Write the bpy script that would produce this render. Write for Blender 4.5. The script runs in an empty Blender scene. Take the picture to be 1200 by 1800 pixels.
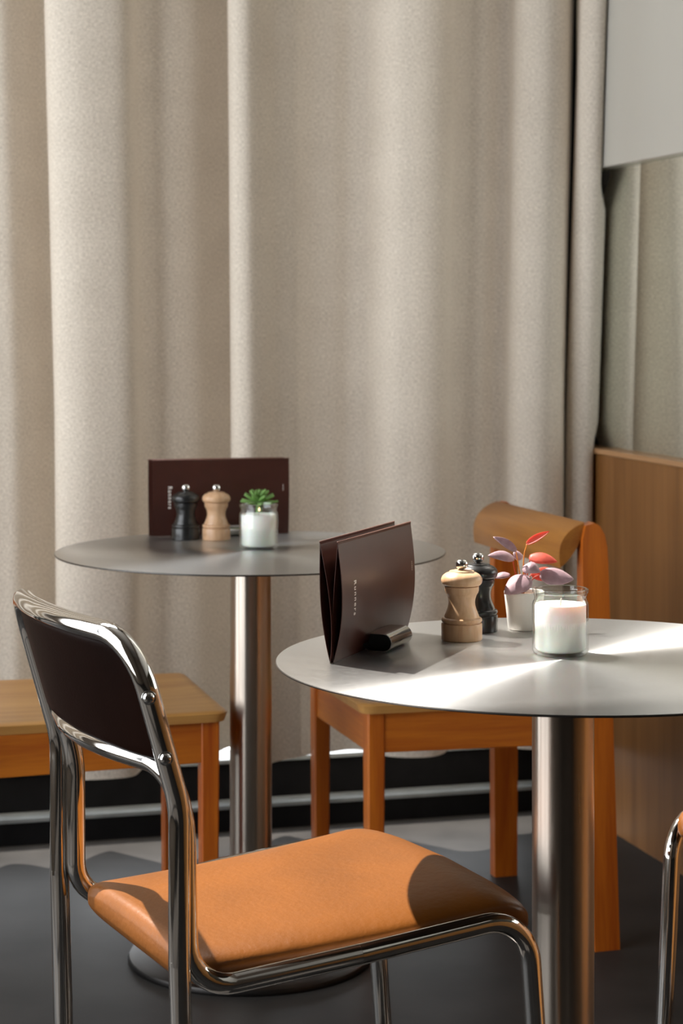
import bpy, bmesh, math, random
from mathutils import Vector, Matrix, noise

random.seed(7)
SC = bpy.context.scene
COL = SC.collection

# ------------------------------------------------------------------ camera
F = 3550.0            # focal length in pixels of the 1200x1800 frame
HOR = 565.0           # horizon row
CZ = 1.142            # camera height
cd = bpy.data.cameras.new('camera')
cam = bpy.data.objects.new('camera', cd)
COL.objects.link(cam)
cam.location = (0, 0, CZ)
cam.rotation_euler = (math.pi / 2, 0, 0)
cd.sensor_fit = 'VERTICAL'
cd.sensor_height = 36.0
cd.sensor_width = 24.0
cd.lens = F / 1800 * 36
cd.shift_y = (HOR - 900) / 1800
cd.clip_start = 0.05
cd.dof.use_dof = True
cd.dof.focus_distance = 2.45
cd.dof.aperture_fstop = 9.0
SC.camera = cam

# ------------------------------------------------------------------ light
W = bpy.data.worlds.new('World')
SC.world = W
W.use_nodes = True
bg = W.node_tree.nodes['Background']
bg.inputs['Color'].default_value = (0.93, 0.965, 1.0, 1)
bg.inputs['Strength'].default_value = 5.7

SUN_AZ = Vector((0.77, -0.63, 0)).normalized()
SUN_EL = math.radians(52)
sun_dir = Vector((SUN_AZ.x * math.cos(SUN_EL), SUN_AZ.y * math.cos(SUN_EL), -math.sin(SUN_EL)))
sd = bpy.data.lights.new('sun', 'SUN')
sd.energy = 15.0
sd.color = (1.0, 0.93, 0.84)
sd.angle = math.radians(0.6)
sun = bpy.data.objects.new('sun', sd)
COL.objects.link(sun)
sun.location = (-3, 6, 6)
sun.rotation_euler = sun_dir.to_track_quat('-Z', 'Y').to_euler()

vs = SC.view_settings
vs.view_transform = 'Standard'
vs.look = 'None'
vs.gamma = 1.0
vs.use_curve_mapping = False
vs.exposure = 0.0
SC.cycles.use_denoising = True
SC.cycles.max_bounces = 10
SC.cycles.diffuse_bounces = 5
SC.cycles.transparent_max_bounces = 16
SC.cycles.caustics_reflective = True
SC.cycles.caustics_refractive = False
SC.cycles.sample_clamp_indirect = 3.0

# ------------------------------------------------------------------ room frame
TH = math.radians(15.3)
U = Vector((math.cos(TH), math.sin(TH), 0))       # along the window wall, to the right
N = Vector((math.sin(TH), -math.cos(TH), 0))      # from the window wall into the room
O = Vector((0, 4.59, 0))                          # foot of the window wall on the view axis
CU = 0.565                                        # right wall sits at u = CU
def room(u, v, z=0.0):
    return O + U * u + N * v + Vector((0, 0, z))
def px_u(x, v):
    k = (x - 600) / F
    c, s = math.cos(TH), math.sin(TH)
    return (k * (O.y - v * c) - v * s) / (c - k * s)
ROT = TH
LEFT = -2.55      # left wall u
BACK = 7.0       # wall behind the camera, v
TOP = 5.0        # ceiling

# portals: they add no light, they only guide sampling to the window openings
def portal(name, center, width, height, direction):
    l = bpy.data.lights.new(name, 'AREA')
    l.shape = 'RECTANGLE'
    l.size = width
    l.size_y = height
    l.cycles.is_portal = True
    o = bpy.data.objects.new(name, l)
    COL.objects.link(o)
    o.location = center
    o.rotation_euler = direction.to_track_quat('-Z', 'Z').to_euler()
    return o
portal('portal_upper_window', room(-1.375, -0.02, 3.85), 2.35, 1.9, N)
portal('portal_side_window', room(LEFT - 0.02, 1.7, 1.5), 2.6, 2.5, U)

# ------------------------------------------------------------------ materials
MATS = {}
def newmat(name):
    m = bpy.data.materials.new(name)
    m.use_nodes = True
    nt = m.node_tree
    b = nt.nodes['Principled BSDF']
    MATS[name] = m
    return m, nt, b
def setp(b, **k):
    for key, val in k.items():
        b.inputs[key.replace('_', ' ')].default_value = val
def rgba(c):
    return (c[0], c[1], c[2], 1)
def plain(name, col, rough=0.5, metal=0.0, bump=None, var=0.0, vscale=20, **k):
    m, nt, b = newmat(name)
    setp(b, Base_Color=rgba(col), Roughness=rough, Metallic=metal)
    for key, val in k.items():
        b.inputs[key.replace('_', ' ')].default_value = val
    tc = nt.nodes.new('ShaderNodeTexCoord')
    if var > 0:
        n = nt.nodes.new('ShaderNodeTexNoise')
        n.inputs['Scale'].default_value = vscale
        n.inputs['Detail'].default_value = 6
        r = nt.nodes.new('ShaderNodeValToRGB')
        r.color_ramp.elements[0].position = 0.3
        r.color_ramp.elements[1].position = 0.7
        r.color_ramp.elements[0].color = rgba([c * (1 - var) for c in col])
        r.color_ramp.elements[1].color = rgba([min(1, c * (1 + var)) for c in col])
        nt.links.new(tc.outputs['Object'], n.inputs['Vector'])
        nt.links.new(n.outputs['Fac'], r.inputs['Fac'])
        nt.links.new(r.outputs['Color'], b.inputs['Base Color'])
    if bump:
        n = nt.nodes.new('ShaderNodeTexNoise')
        n.inputs['Scale'].default_value = bump[0]
        n.inputs['Detail'].default_value = 4
        bm_ = nt.nodes.new('ShaderNodeBump')
        bm_.inputs['Strength'].default_value = bump[1]
        bm_.inputs['Distance'].default_value = bump[2]
        nt.links.new(tc.outputs['Object'], n.inputs['Vector'])
        nt.links.new(n.outputs['Fac'], bm_.inputs['Height'])
        nt.links.new(bm_.outputs['Normal'], b.inputs['Normal'])
    return m
def wood(name, c1, c2, axis='Z', rough=0.4, grain=38, stretch=0.06, coat=0.0):
    m, nt, b = newmat(name)
    tc = nt.nodes.new('ShaderNodeTexCoord')
    mp = nt.nodes.new('ShaderNodeMapping')
    s = [1, 1, 1]
    s['XYZ'.index(axis)] = stretch
    mp.inputs['Scale'].default_value = s
    n1 = nt.nodes.new('ShaderNodeTexNoise')
    n1.inputs['Scale'].default_value = grain
    n1.inputs['Detail'].default_value = 5
    n1.inputs['Distortion'].default_value = 0.6
    n2 = nt.nodes.new('ShaderNodeTexNoise')
    n2.inputs['Scale'].default_value = grain * 7
    n2.inputs['Detail'].default_value = 3
    mx = nt.nodes.new('ShaderNodeMath')
    mx.operation = 'MULTIPLY_ADD'
    mx.inputs[1].default_value = 0.35
    r = nt.nodes.new('ShaderNodeValToRGB')
    r.color_ramp.elements[0].position = 0.42
    r.color_ramp.elements[1].position = 0.92
    r.color_ramp.elements[0].color = rgba(c1)
    r.color_ramp.elements[1].color = rgba(c2)
    nt.links.new(tc.outputs['Object'], mp.inputs['Vector'])
    nt.links.new(mp.outputs['Vector'], n1.inputs['Vector'])
    nt.links.new(mp.outputs['Vector'], n2.inputs['Vector'])
    nt.links.new(n2.outputs['Fac'], mx.inputs[0])
    nt.links.new(n1.outputs['Fac'], mx.inputs[2])
    nt.links.new(mx.outputs[0], r.inputs['Fac'])
    nt.links.new(r.outputs['Color'], b.inputs['Base Color'])
    setp(b, Roughness=rough)
    b.inputs['Coat Weight'].default_value = coat
    b.inputs['Coat Roughness'].default_value = 0.15
    bp = nt.nodes.new('ShaderNodeBump')
    bp.inputs['Strength'].default_value = 0.08
    bp.inputs['Distance'].default_value = 0.001
    nt.links.new(mx.outputs[0], bp.inputs['Height'])
    nt.links.new(bp.outputs['Normal'], b.inputs['Normal'])
    return m

def fabric_mat(name, dark, light):
    m, nt, b = newmat(name)
    tc = nt.nodes.new('ShaderNodeTexCoord')
    uv = tc.outputs['UV']
    def nz(scale, sx, sy, det):
        mp = nt.nodes.new('ShaderNodeMapping')
        mp.inputs['Scale'].default_value = (sx, sy, 1)
        n = nt.nodes.new('ShaderNodeTexNoise')
        n.inputs['Scale'].default_value = scale
        n.inputs['Detail'].default_value = det
        nt.links.new(uv, mp.inputs['Vector'])
        nt.links.new(mp.outputs['Vector'], n.inputs['Vector'])
        return n.outputs['Fac']
    a = nz(420, 1, 0.35, 2)
    c = nz(420, 0.35, 1, 2)
    d = nz(9, 1, 1, 4)
    s1 = nt.nodes.new('ShaderNodeMath'); s1.operation = 'ADD'
    nt.links.new(a, s1.inputs[0]); nt.links.new(c, s1.inputs[1])
    s2 = nt.nodes.new('ShaderNodeMath'); s2.operation = 'MULTIPLY_ADD'
    s2.inputs[1].default_value = 0.22
    nt.links.new(d, s2.inputs[0]); nt.links.new(s1.outputs[0], s2.inputs[2])
    mr = nt.nodes.new('ShaderNodeMapRange')
    mr.inputs['From Min'].default_value = 0.78
    mr.inputs['From Max'].default_value = 1.44
    nt.links.new(s2.outputs[0], mr.inputs['Value'])
    r = nt.nodes.new('ShaderNodeValToRGB')
    r.color_ramp.elements[0].color = rgba(dark)
    r.color_ramp.elements[1].color = rgba(light)
    nt.links.new(mr.outputs[0], r.inputs['Fac'])
    nt.links.new(r.outputs['Color'], b.inputs['Base Color'])
    setp(b, Roughness=0.9)
    b.inputs['Sheen Weight'].default_value = 0.15
    b.inputs['Specular IOR Level'].default_value = 0.1
    bp = nt.nodes.new('ShaderNodeBump')
    bp.inputs['Strength'].default_value = 0.25
    bp.inputs['Distance'].default_value = 0.001
    nt.links.new(s1.outputs[0], bp.inputs['Height'])
    nt.links.new(bp.outputs['Normal'], b.inputs['Normal'])
    tl = nt.nodes.new('ShaderNodeBsdfTranslucent')
    nt.links.new(r.outputs['Color'], tl.inputs['Color'])
    mx = nt.nodes.new('ShaderNodeMixShader')
    mx.inputs[0].default_value = 0.02
    nt.links.new(b.outputs[0], mx.inputs[1])
    nt.links.new(tl.outputs[0], mx.inputs[2])
    nt.links.new(mx.outputs[0], nt.nodes['Material Output'].inputs['Surface'])
    return m

def brushed_top(name):
    m, nt, b = newmat(name)
    setp(b, Base_Color=(0.58, 0.58, 0.575, 1), Metallic=1.0, Roughness=0.30)
    b.inputs['Anisotropic'].default_value = 0.93
    b.inputs['Anisotropic Rotation'].default_value = 0.25
    tg = nt.nodes.new('ShaderNodeTangent')
    tg.direction_type = 'RADIAL'
    tg.axis = 'Z'
    nt.links.new(tg.outputs['Tangent'], b.inputs['Tangent'])
    tc = nt.nodes.new('ShaderNodeTexCoord')
    n2 = nt.nodes.new('ShaderNodeTexNoise')
    n2.inputs['Scale'].default_value = 160
    n2.inputs['Detail'].default_value = 3
    n2.inputs['Roughness'].default_value = 0.5
    nt.links.new(tc.outputs['Object'], n2.inputs['Vector'])
    ad = nt.nodes.new('ShaderNodeMath'); ad.operation = 'ADD'
    ad.inputs[0].default_value = 0.5
    nt.links.new(n2.outputs['Fac'], ad.inputs[1])
    mr = nt.nodes.new('ShaderNodeMapRange')
    mr.inputs['From Min'].default_value = 0.6
    mr.inputs['From Max'].default_value = 1.4
    mr.inputs['To Min'].default_value = 0.27
    mr.inputs['To Max'].default_value = 0.31
    nt.links.new(ad.outputs[0], mr.inputs['Value'])
    nt.links.new(mr.outputs[0], b.inputs['Roughness'])
    g = nt.nodes.new('ShaderNodeBsdfPrincipled')
    setp(g, Base_Color=(0.56, 0.56, 0.555, 1), Metallic=1.0, Roughness=0.55)
    # fine hairline scratches in all directions scatter a little light
    fc = nt.nodes.new('ShaderNodeMapRange')
    fc.inputs['From Min'].default_value = 0.35
    fc.inputs['From Max'].default_value = 0.70
    fc.inputs['To Min'].default_value = 0.10
    fc.inputs['To Max'].default_value = 0.15
    nt.links.new(n2.outputs['Fac'], fc.inputs['Value'])
    mx = nt.nodes.new('ShaderNodeMixShader')
    nt.links.new(fc.outputs[0], mx.inputs[0])
    nt.links.new(b.outputs[0], mx.inputs[1])
    nt.links.new(g.outputs[0], mx.inputs[2])
    nt.links.new(mx.outputs[0], nt.nodes['Material Output'].inputs['Surface'])
    return m

def brushed_tube(name, col, rough=0.28):
    m, nt, b = newmat(name)
    setp(b, Base_Color=rgba(col), Metallic=1.0, Roughness=rough)
    b.inputs['Anisotropic'].default_value = 0.75
    b.inputs['Anisotropic Rotation'].default_value = 0.25
    tg = nt.nodes.new('ShaderNodeTangent')
    tg.direction_type = 'RADIAL'; tg.axis = 'Z'
    nt.links.new(tg.outputs['Tangent'], b.inputs['Tangent'])
    tc = nt.nodes.new('ShaderNodeTexCoord')
    mp = nt.nodes.new('ShaderNodeMapping')
    mp.inputs['Scale'].default_value = (8, 8, 0.3)
    n = nt.nodes.new('ShaderNodeTexNoise')
    n.inputs['Scale'].default_value = 8
    n.inputs['Detail'].default_value = 4
    nt.links.new(tc.outputs['Object'], mp.inputs['Vector'])
    nt.links.new(mp.outputs['Vector'], n.inputs['Vector'])
    mr = nt.nodes.new('ShaderNodeMapRange')
    mr.inputs['To Min'].default_value = rough - 0.02
    mr.inputs['To Max'].default_value = rough + 0.02
    nt.links.new(n.outputs['Fac'], mr.inputs['Value'])
    nt.links.new(mr.outputs[0], b.inputs['Roughness'])
    return m

def glass_mat(name, tint=(0.97, 0.99, 0.98)):
    m, nt, b = newmat(name)
    nt.nodes.remove(b)
    out = nt.nodes['Material Output']
    tr = nt.nodes.new('ShaderNodeBsdfTransparent')
    tr.inputs['Color'].default_value = rgba(tint)
    gl = nt.nodes.new('ShaderNodeBsdfGlossy')
    gl.inputs['Roughness'].default_value = 0.02
    lw = nt.nodes.new('ShaderNodeLayerWeight')
    lw.inputs['Blend'].default_value = 0.5
    pw = nt.nodes.new('ShaderNodeMath'); pw.operation = 'POWER'
    pw.inputs[1].default_value = 3.0
    nt.links.new(lw.outputs['Facing'], pw.inputs[0])
    fr = nt.nodes.new('ShaderNodeMath'); fr.operation = 'MULTIPLY_ADD'
    fr.inputs[1].default_value = 0.9
    fr.inputs[2].default_value = 0.05
    nt.links.new(pw.outputs[0], fr.inputs[0])
    mx = nt.nodes.new('ShaderNodeMixShader')
    nt.links.new(fr.outputs[0], mx.inputs[0])
    nt.links.new(tr.outputs[0], mx.inputs[1])
    nt.links.new(gl.outputs[0], mx.inputs[2])
    nt.links.new(mx.outputs[0], out.inputs['Surface'])
    return m

M_FAB = fabric_mat('curtain_fabric', (0.46, 0.40, 0.33), (0.79, 0.715, 0.615))
M_FLOOR = plain('floor_dark', (0.030, 0.0282, 0.027), 0.45, Specular_IOR_Level=0.08, var=0.3, vscale=5, bump=(60, 0.05, 0.001))
M_BLACK = plain('frame_black', (0.005, 0.005, 0.0055), 0.5, Specular_IOR_Level=0.08, var=0.2)
M_LEDGE = plain('frame_ledge_lit', (0.17, 0.185, 0.19), 0.45, 0.3, var=0.15)  # step tops lighter than the frame, light from above put into the colour
M_WALL = plain('wall_paint', (0.20, 0.17, 0.14), 0.8, var=0.05, vscale=3)
M_WALLD = plain('wall_paint_dark', (0.10, 0.075, 0.055), 0.7, var=0.1, vscale=3)
M_CEIL = plain('ceiling_paint', (0.3, 0.28, 0.25), 0.9, var=0.03, vscale=3)
M_PANEL = wood('panel_wood', (0.16, 0.064, 0.015), (0.30, 0.135, 0.040), 'Z', 0.42, 16, 0.05)
M_CAPW = wood('cap_wood', (0.34, 0.17, 0.075), (0.50, 0.28, 0.13), 'Y', 0.3, 16, 0.05)
M_MIRROR = plain('mirror', (0.84, 0.86, 0.80), 0.015, 1.0, var=0.01)
M_WPANEL = plain('satin_panel', (0.50, 0.48, 0.43), 0.25, 0.0, var=0.02, vscale=3, Coat_Weight=0.3)
M_TOP = brushed_top('brushed_tabletop')
M_EDGE = plain('tabletop_edge', (0.10, 0.095, 0.09), 0.4, 1.0, var=0.1)
M_COL = brushed_tube('brushed_column', (0.48, 0.42, 0.36))
M_BASE = plain('base_steel', (0.035, 0.033, 0.032), 0.38, 1.0, var=0.1)
M_CHROME = plain('chrome', (0.72, 0.70, 0.67), 0.07, 1.0, var=0.03)
M_STEEL = plain('polished_steel', (0.70, 0.69, 0.67), 0.16, 1.0, var=0.04)
M_LEATHER = plain('tan_leather', (0.155, 0.050, 0.0065), 0.36, 0.0, Specular_IOR_Level=0.35, bump=(110, 0.35, 0.0016), var=0.14, vscale=9)
M_LEATHD = plain('dark_leather', (0.007, 0.0022, 0.0012), 0.45, 0.0, bump=(260, 0.2, 0.0008), var=0.2, vscale=9, Specular_IOR_Level=0.02)
M_RUBBER = plain('black_rubber', (0.02, 0.02, 0.02), 0.6, var=0.1)
M_OAK = wood('chair_wood', (0.34, 0.062, 0.004), (0.62, 0.17, 0.012), 'Z', 0.36, 30, 0.06, 0.15)
M_OAKY = wood('chair_wood_along', (0.35, 0.070, 0.005), (0.62, 0.19, 0.016), 'Y', 0.36, 30, 0.06, 0.15)
M_OAKX = wood('chair_wood_across', (0.24, 0.080, 0.009), (0.40, 0.165, 0.026), 'X', 0.38, 30, 0.06, 0.15)
M_OAKS = wood('chair_seat_wood', (0.42, 0.19, 0.045), (0.62, 0.33, 0.10), 'Y', 0.40, 24, 0.06, 0.2)
M_MENU = plain('menu_card', (0.048, 0.013, 0.008), 0.36, 0.0, var=0.12, vscale=30)
M_MENUIN = plain('menu_card_inner', (0.03, 0.012, 0.012), 0.6, 0.0, var=0.1)
M_MENUE = plain('menu_fold_highlight', (0.22, 0.10, 0.075), 0.5, var=0.1)  # lighter than the card, sunlight on the top fold put into the colour
M_INK = plain('white_ink', (0.85, 0.78, 0.72), 0.6, var=0.02)
M_BEECH = wood('mill_beech', (0.50, 0.28, 0.145), (0.70, 0.46, 0.28), 'Z', 0.38, 60, 0.08, 0.1)
M_BLKW = plain('mill_black', (0.010, 0.010, 0.010), 0.32, 0.0, var=0.2, Coat_Weight=0.2)
M_GLASS = glass_mat('jar_glass')
M_WAX = plain('candle_wax', (0.90, 0.89, 0.85), 0.5, 0.0, var=0.02, vscale=40, Subsurface_Weight=0.35, Subsurface_Scale=0.02)
M_WICK = plain('wick', (0.55, 0.5, 0.42), 0.9, var=0.1)
M_POT = plain('pot_white', (0.82, 0.80, 0.75), 0.42, 0.0, var=0.03, vscale=30)
M_SOIL = plain('soil', (0.16, 0.10, 0.06), 0.95, 0.0, bump=(300, 0.8, 0.003), var=0.4, vscale=150)
def leafmat(name, c, trans=0.3, tc=None):
    m, nt, b = newmat(name)
    n = nt.nodes.new('ShaderNodeTexNoise')
    n.inputs['Scale'].default_value = 120
    t = nt.nodes.new('ShaderNodeTexCoord')
    r = nt.nodes.new('ShaderNodeValToRGB')
    r.color_ramp.elements[0].position = 0.3
    r.color_ramp.elements[1].position = 0.7
    r.color_ramp.elements[0].color = rgba([x * 0.8 for x in c])
    r.color_ramp.elements[1].color = rgba([min(1, x * 1.15) for x in c])
    nt.links.new(t.outputs['Object'], n.inputs['Vector'])
    nt.links.new(n.outputs['Fac'], r.inputs['Fac'])
    nt.links.new(r.outputs['Color'], b.inputs['Base Color'])
    setp(b, Roughness=0.42)
    tl = nt.nodes.new('ShaderNodeBsdfTranslucent')
    tl.inputs['Color'].default_value = rgba(tc or c)
    mx = nt.nodes.new('ShaderNodeMixShader')
    mx.inputs[0].default_value = trans
    out = nt.nodes['Material Output']
    nt.links.new(b.outputs[0], mx.inputs[1])
    nt.links.new(tl.outputs[0], mx.inputs[2])
    nt.links.new(mx.outputs[0], out.inputs['Surface'])
    return m
M_LPURP = leafmat('leaf_purple', (0.44, 0.30, 0.34), 0.2, (0.5, 0.08, 0.06))
M_LCORAL = leafmat('leaf_coral', (0.62, 0.16, 0.11), 0.5, (0.9, 0.14, 0.06))
M_STEMR = leafmat('stem_red', (0.40, 0.06, 0.02), 0.3, (0.7, 0.1, 0.02))
M_STEMO = leafmat('stem_orange', (0.66, 0.30, 0.05), 0.3, (0.8, 0.3, 0.04))
M_SUCC = leafmat('succulent_green', (0.22, 0.42, 0.11), 0.25, (0.3, 0.5, 0.08))
m, nt, b = newmat('flame')
b.inputs['Base Color'].default_value = (1, 0.7, 0.4, 1)
b.inputs['Emission Color'].default_value = (1.0, 0.72, 0.40, 1)
b.inputs['Emission Strength'].default_value = 3.0
M_FLAME = m

# ------------------------------------------------------------------ mesh helpers
def finish(name, bm, mat, parent=None, smooth=False, mw=None, angle=None):
    me = bpy.data.meshes.new(name)
    bmesh.ops.recalc_face_normals(bm, faces=bm.faces)
    if smooth:
        for f in bm.faces:
            f.smooth = True
    if angle is not None:
        for e in bm.edges:
            if len(e.link_faces) == 2 and e.calc_face_angle(0) > angle:
                e.smooth = False
    bm.to_mesh(me)
    bm.free()
    me.materials.append(mat)
    o = bpy.data.objects.new(name, me)
    COL.objects.link(o)
    if parent is not None:
        o.parent = parent
    if mw is not None:
        o.matrix_local = mw
    return o
def empty(name, loc, rz=0.0, label=None, cat=None, group=None):
    o = bpy.data.objects.new(name, None)
    o.empty_display_size = 0.05
    COL.objects.link(o)
    o.location = loc
    o.rotation_euler = (0, 0, rz)
    if label:
        tag(o, label, cat, group)
    return o
def tag(o, label, cat, group=None):
    o['label'] = label
    o['category'] = cat
    if group:
        o['group'] = group
    return o
def structure(o, label=None, cat=None):
    o['kind'] = 'structure'
    if label:
        o['label'] = label
    if cat:
        o['category'] = cat
    return o
def add_box(bm, c, s, mat=None, bev=0.0):
    """box centre c, full size s, optional 4x4 matrix"""
    M = Matrix.Translation(Vector(c)) @ Matrix.Diagonal((s[0], s[1], s[2], 1))
    if mat is not None:
        M = mat @ M
    r = bmesh.ops.create_cube(bm, size=1.0, matrix=M)
    if bev > 0:
        es = set()
        for v in r['verts']:
            es.update(v.link_edges)
        bmesh.ops.bevel(bm, geom=list(es), offset=bev, segments=2, affect='EDGES', profile=0.5)
def box_obj(name, c, s, mat, parent=None, bev=0.0, rz=0.0):
    bm = bmesh.new()
    add_box(bm, (0, 0, 0), s, None, bev)
    return finish(name, bm, mat, parent, mw=Matrix.Translation(Vector(c)) @ Matrix.Rotation(rz, 4, 'Z'))
def room_box(name, u0, u1, v0, v1, z0, z1, mat, parent=None, bev=0.0):
    p = room((u0 + u1) / 2, (v0 + v1) / 2, (z0 + z1) / 2)
    return box_obj(name, p, (abs(u1 - u0), abs(v1 - v0), abs(z1 - z0)), mat, parent, bev, ROT)
def lathe(bm, prof, n=48, close=False):
    """prof list of (r, z)"""
    rings = []
    for r, z in prof:
        if r < 1e-6:
            rings.append([bm.verts.new((0, 0, z))])
        else:
            rings.append([bm.verts.new((r * math.cos(2 * math.pi * i / n), r * math.sin(2 * math.pi * i / n), z)) for i in range(n)])
    pairs = list(zip(rings, rings[1:]))
    if close:
        pairs.append((rings[-1], rings[0]))
    for a, b_ in pairs:
        for i in range(n):
            j = (i + 1) % n
            if len(a) == 1 and len(b_) == 1:
                continue
            if len(a) == 1:
                bm.faces.new((a[0], b_[i], b_[j]))
            elif len(b_) == 1:
                bm.faces.new((a[i], a[j], b_[0]))
            else:
                bm.faces.new((a[i], a[j], b_[j], b_[i]))
def fillet(pts, radii, n=8):
    pts = [Vector(p) for p in pts]
    out = [pts[0]]
    for i in range(1, len(pts) - 1):
        r = radii[i - 1]
        p = pts[i]
        a = (pts[i - 1] - p)
        b_ = (pts[i + 1] - p)
        la, lb = a.length, b_.length
        a.normalize(); b_.normalize()
        ang = a.angle(b_)
        if r <= 0 or ang > math.pi - 0.01:
            out.append(p)
            continue
        t = min(r / math.tan(ang / 2), la * 0.49, lb * 0.49)
        r = t * math.tan(ang / 2)
        cdir = (a + b_).normalized()
        c = p + cdir * (r / math.sin(ang / 2))
        s0 = (p + a * t) - c
        s1 = (p + b_ * t) - c
        tot = s0.angle(s1)
        for k in range(n + 1):
            f = k / n
            v = (s0 * math.sin((1 - f) * tot) + s1 * math.sin(f * tot)) / math.sin(tot)
            out.append(c + v)
    out.append(pts[-1])
    return out
def smooth_path(pts, n=6):
    """Catmull-Rom through points (any dimension)"""
    P = [Vector(p) for p in pts]
    out = []
    for i in range(len(P) - 1):
        p0 = P[i - 1] if i > 0 else P[i] * 2 - P[i + 1]
        p1, p2 = P[i], P[i + 1]
        p3 = P[i + 2] if i + 2 < len(P) else P[i + 1] * 2 - P[i]
        for k in range(n):
            t = k / n
            out.append(0.5 * ((2 * p1) + (p2 - p0) * t + (2 * p0 - 5 * p1 + 4 * p2 - p3) * t * t + (3 * p1 - p0 - 3 * p2 + p3) * t ** 3))
    out.append(P[-1])
    return out
def tube(bm, path, r, n=16, caps=True, taper=None):
    path = [Vector(p) for p in path]
    tan = []
    for i in range(len(path)):
        a = path[max(i - 1, 0)]
        b_ = path[min(i + 1, len(path) - 1)]
        tan.append((b_ - a).normalized())
    up = Vector((0, 0, 1)) if abs(tan[0].z) < 0.9 else Vector((1, 0, 0))
    nrm = (up - tan[0] * up.dot(tan[0])).normalized()
    rings = []
    for i, p in enumerate(path):
        if i > 0:
            nrm = (nrm - tan[i] * nrm.dot(tan[i]))
            nrm.normalize()
        bi = tan[i].cross(nrm)
        rr = r if taper is None else r * taper(i / (len(path) - 1))
        rings.append([bm.verts.new(p + (nrm * math.cos(2 * math.pi * k / n) + bi * math.sin(2 * math.pi * k / n)) * rr) for k in range(n)])
    for a, b_ in zip(rings, rings[1:]):
        for k in range(n):
            j = (k + 1) % n
            bm.faces.new((a[k], a[j], b_[j], b_[k]))
    if caps:
        bm.faces.new(rings[0][::-1])
        bm.faces.new(rings[-1])
def loft(bm, rings, cap=True, closed=True):
    R = [[bm.verts.new(p) for p in ring] for ring in rings]
    n = len(R[0])
    for a, b_ in zip(R, R[1:]):
        for k in range(n if closed else n - 1):
            j = (k + 1) % n
            bm.faces.new((a[k], a[j], b_[j], b_[k]))
    if cap and closed:
        bm.faces.new(R[0][::-1])
        bm.faces.new(R[-1])
    return R
def copy_tree(o, parent=None):
    c = o.copy()
    COL.objects.link(c)
    if parent is not None:
        c.parent = parent
    for ch in list(o.children):
        copy_tree(ch, c)
    return c

# ================================================================== THE SETTING
# floor
bm = bmesh.new()
vsq = [room(LEFT - 0.2, -0.4), room(CU + 0.15, -0.4), room(CU + 0.15, BACK), room(LEFT - 0.2, BACK)]
top = [bm.verts.new(p) for p in vsq]
bot = [bm.verts.new(p - Vector((0, 0, 0.1))) for p in vsq]
bm.faces.new(top); bm.faces.new(bot[::-1])
for i in range(4):
    j = (i + 1) % 4
    bm.faces.new((top[i], bot[i], bot[j], top[j]))
structure(finish('floor', bm, M_FLOOR), 'dark grey polished floor under the tables')

structure(room_box('ceiling', LEFT - 0.2, CU + 0.15, -0.1, BACK, TOP, TOP + 0.1, M_CEIL), 'pale high ceiling')
structure(room_box('wall_front', LEFT - 0.2, CU + 0.15, BACK, BACK + 0.1, 0, TOP, M_WALLD), 'dark wall behind the viewer')

# window wall: stepped black base, added slit blockers, header and mullions of a tall glazed front
wb = empty('wall_back', room(-1.5, -0.05, 0), ROT)
structure(wb, 'black framed window front behind the drawn curtains')
def wpart(name, u0, u1, v0, v1, z0, z1, mat):
    o = room_box(name, u0, u1, v0, v1, z0, z1, mat)
    o.parent = wb
    o.matrix_parent_inverse = Matrix.LocRotScale(wb.location, wb.rotation_euler, None).inverted()
    return o
wpart('base_step', LEFT, CU, -0.065, 0.0, 0.0, 0.050, M_BLACK)
wpart('step_ledge', LEFT, CU, -0.060, 0.003, 0.050, 0.058, M_LEDGE)
wpart('base_riser', LEFT, CU, -0.16, -0.065, 0.0, 0.140, M_BLACK)
wpart('upper_ledge', LEFT, CU, -0.16, -0.052, 0.140, 0.149, M_LEDGE)
wpart('slit_backing', px_u(955, -0.12), CU + 0.1, -0.20, -0.10, 0.0, TOP, M_BLACK)  # added black backing, hides the bright sky behind the curtain slit
wpart('slit_blocker', 0.455, CU - 0.006, -0.10, 0.030, 0.149, TOP, M_BLACK)  # added black post, blocks the sun and darkens the curtain slit
wpart('window_header', LEFT, CU, -0.16, -0.08, 4.75, TOP, M_WALLD)
wpart('wall_panel', -0.20, CU, -0.16, -0.08, 2.85, 4.75, M_WALLD)  # unseen wall section, added to cut sky light from the upper window
wpart('window_mullion', LEFT, LEFT + 0.06, -0.16, -0.08, 0.15, TOP - 0.1, M_BLACK)

# right wall: timber panel, cap, mirror, satin panel above
wr = empty('wall_right', room(CU + 0.02, 2.0, 0), ROT)
structure(wr, 'right wall with timber dado, mirror strip and satin white panel above')
def rpart(name, u0, u1, v0, v1, z0, z1, mat, bev=0.0):
    o = room_box(name, u0, u1, v0, v1, z0, z1, mat, None, bev)
    o.parent = wr
    o.matrix_parent_inverse = Matrix.LocRotScale(wr.location, wr.rotation_euler, None).inverted()
    return o
CAPZ = 0.853
rpart('wall_core', CU + 0.03, CU + 0.13, -0.1, BACK, 0.0, TOP, M_WALLD)
rpart('wood_panel', CU, CU + 0.03, -0.06, 5.0, 0.0, CAPZ - 0.012, M_PANEL)
rpart('panel_cap', CU - 0.006, CU + 0.03, -0.06, 5.0, CAPZ - 0.012, CAPZ, M_CAPW, 0.002)
rpart('mirror', CU + 0.022, CU + 0.03, -0.06, 5.0, CAPZ, 1.50, M_MIRROR)
rpart('upper_panel', CU - 0.004, CU + 0.03, -0.06, 5.0, 1.49, 3.2, M_WPANEL, 0.002)

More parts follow.
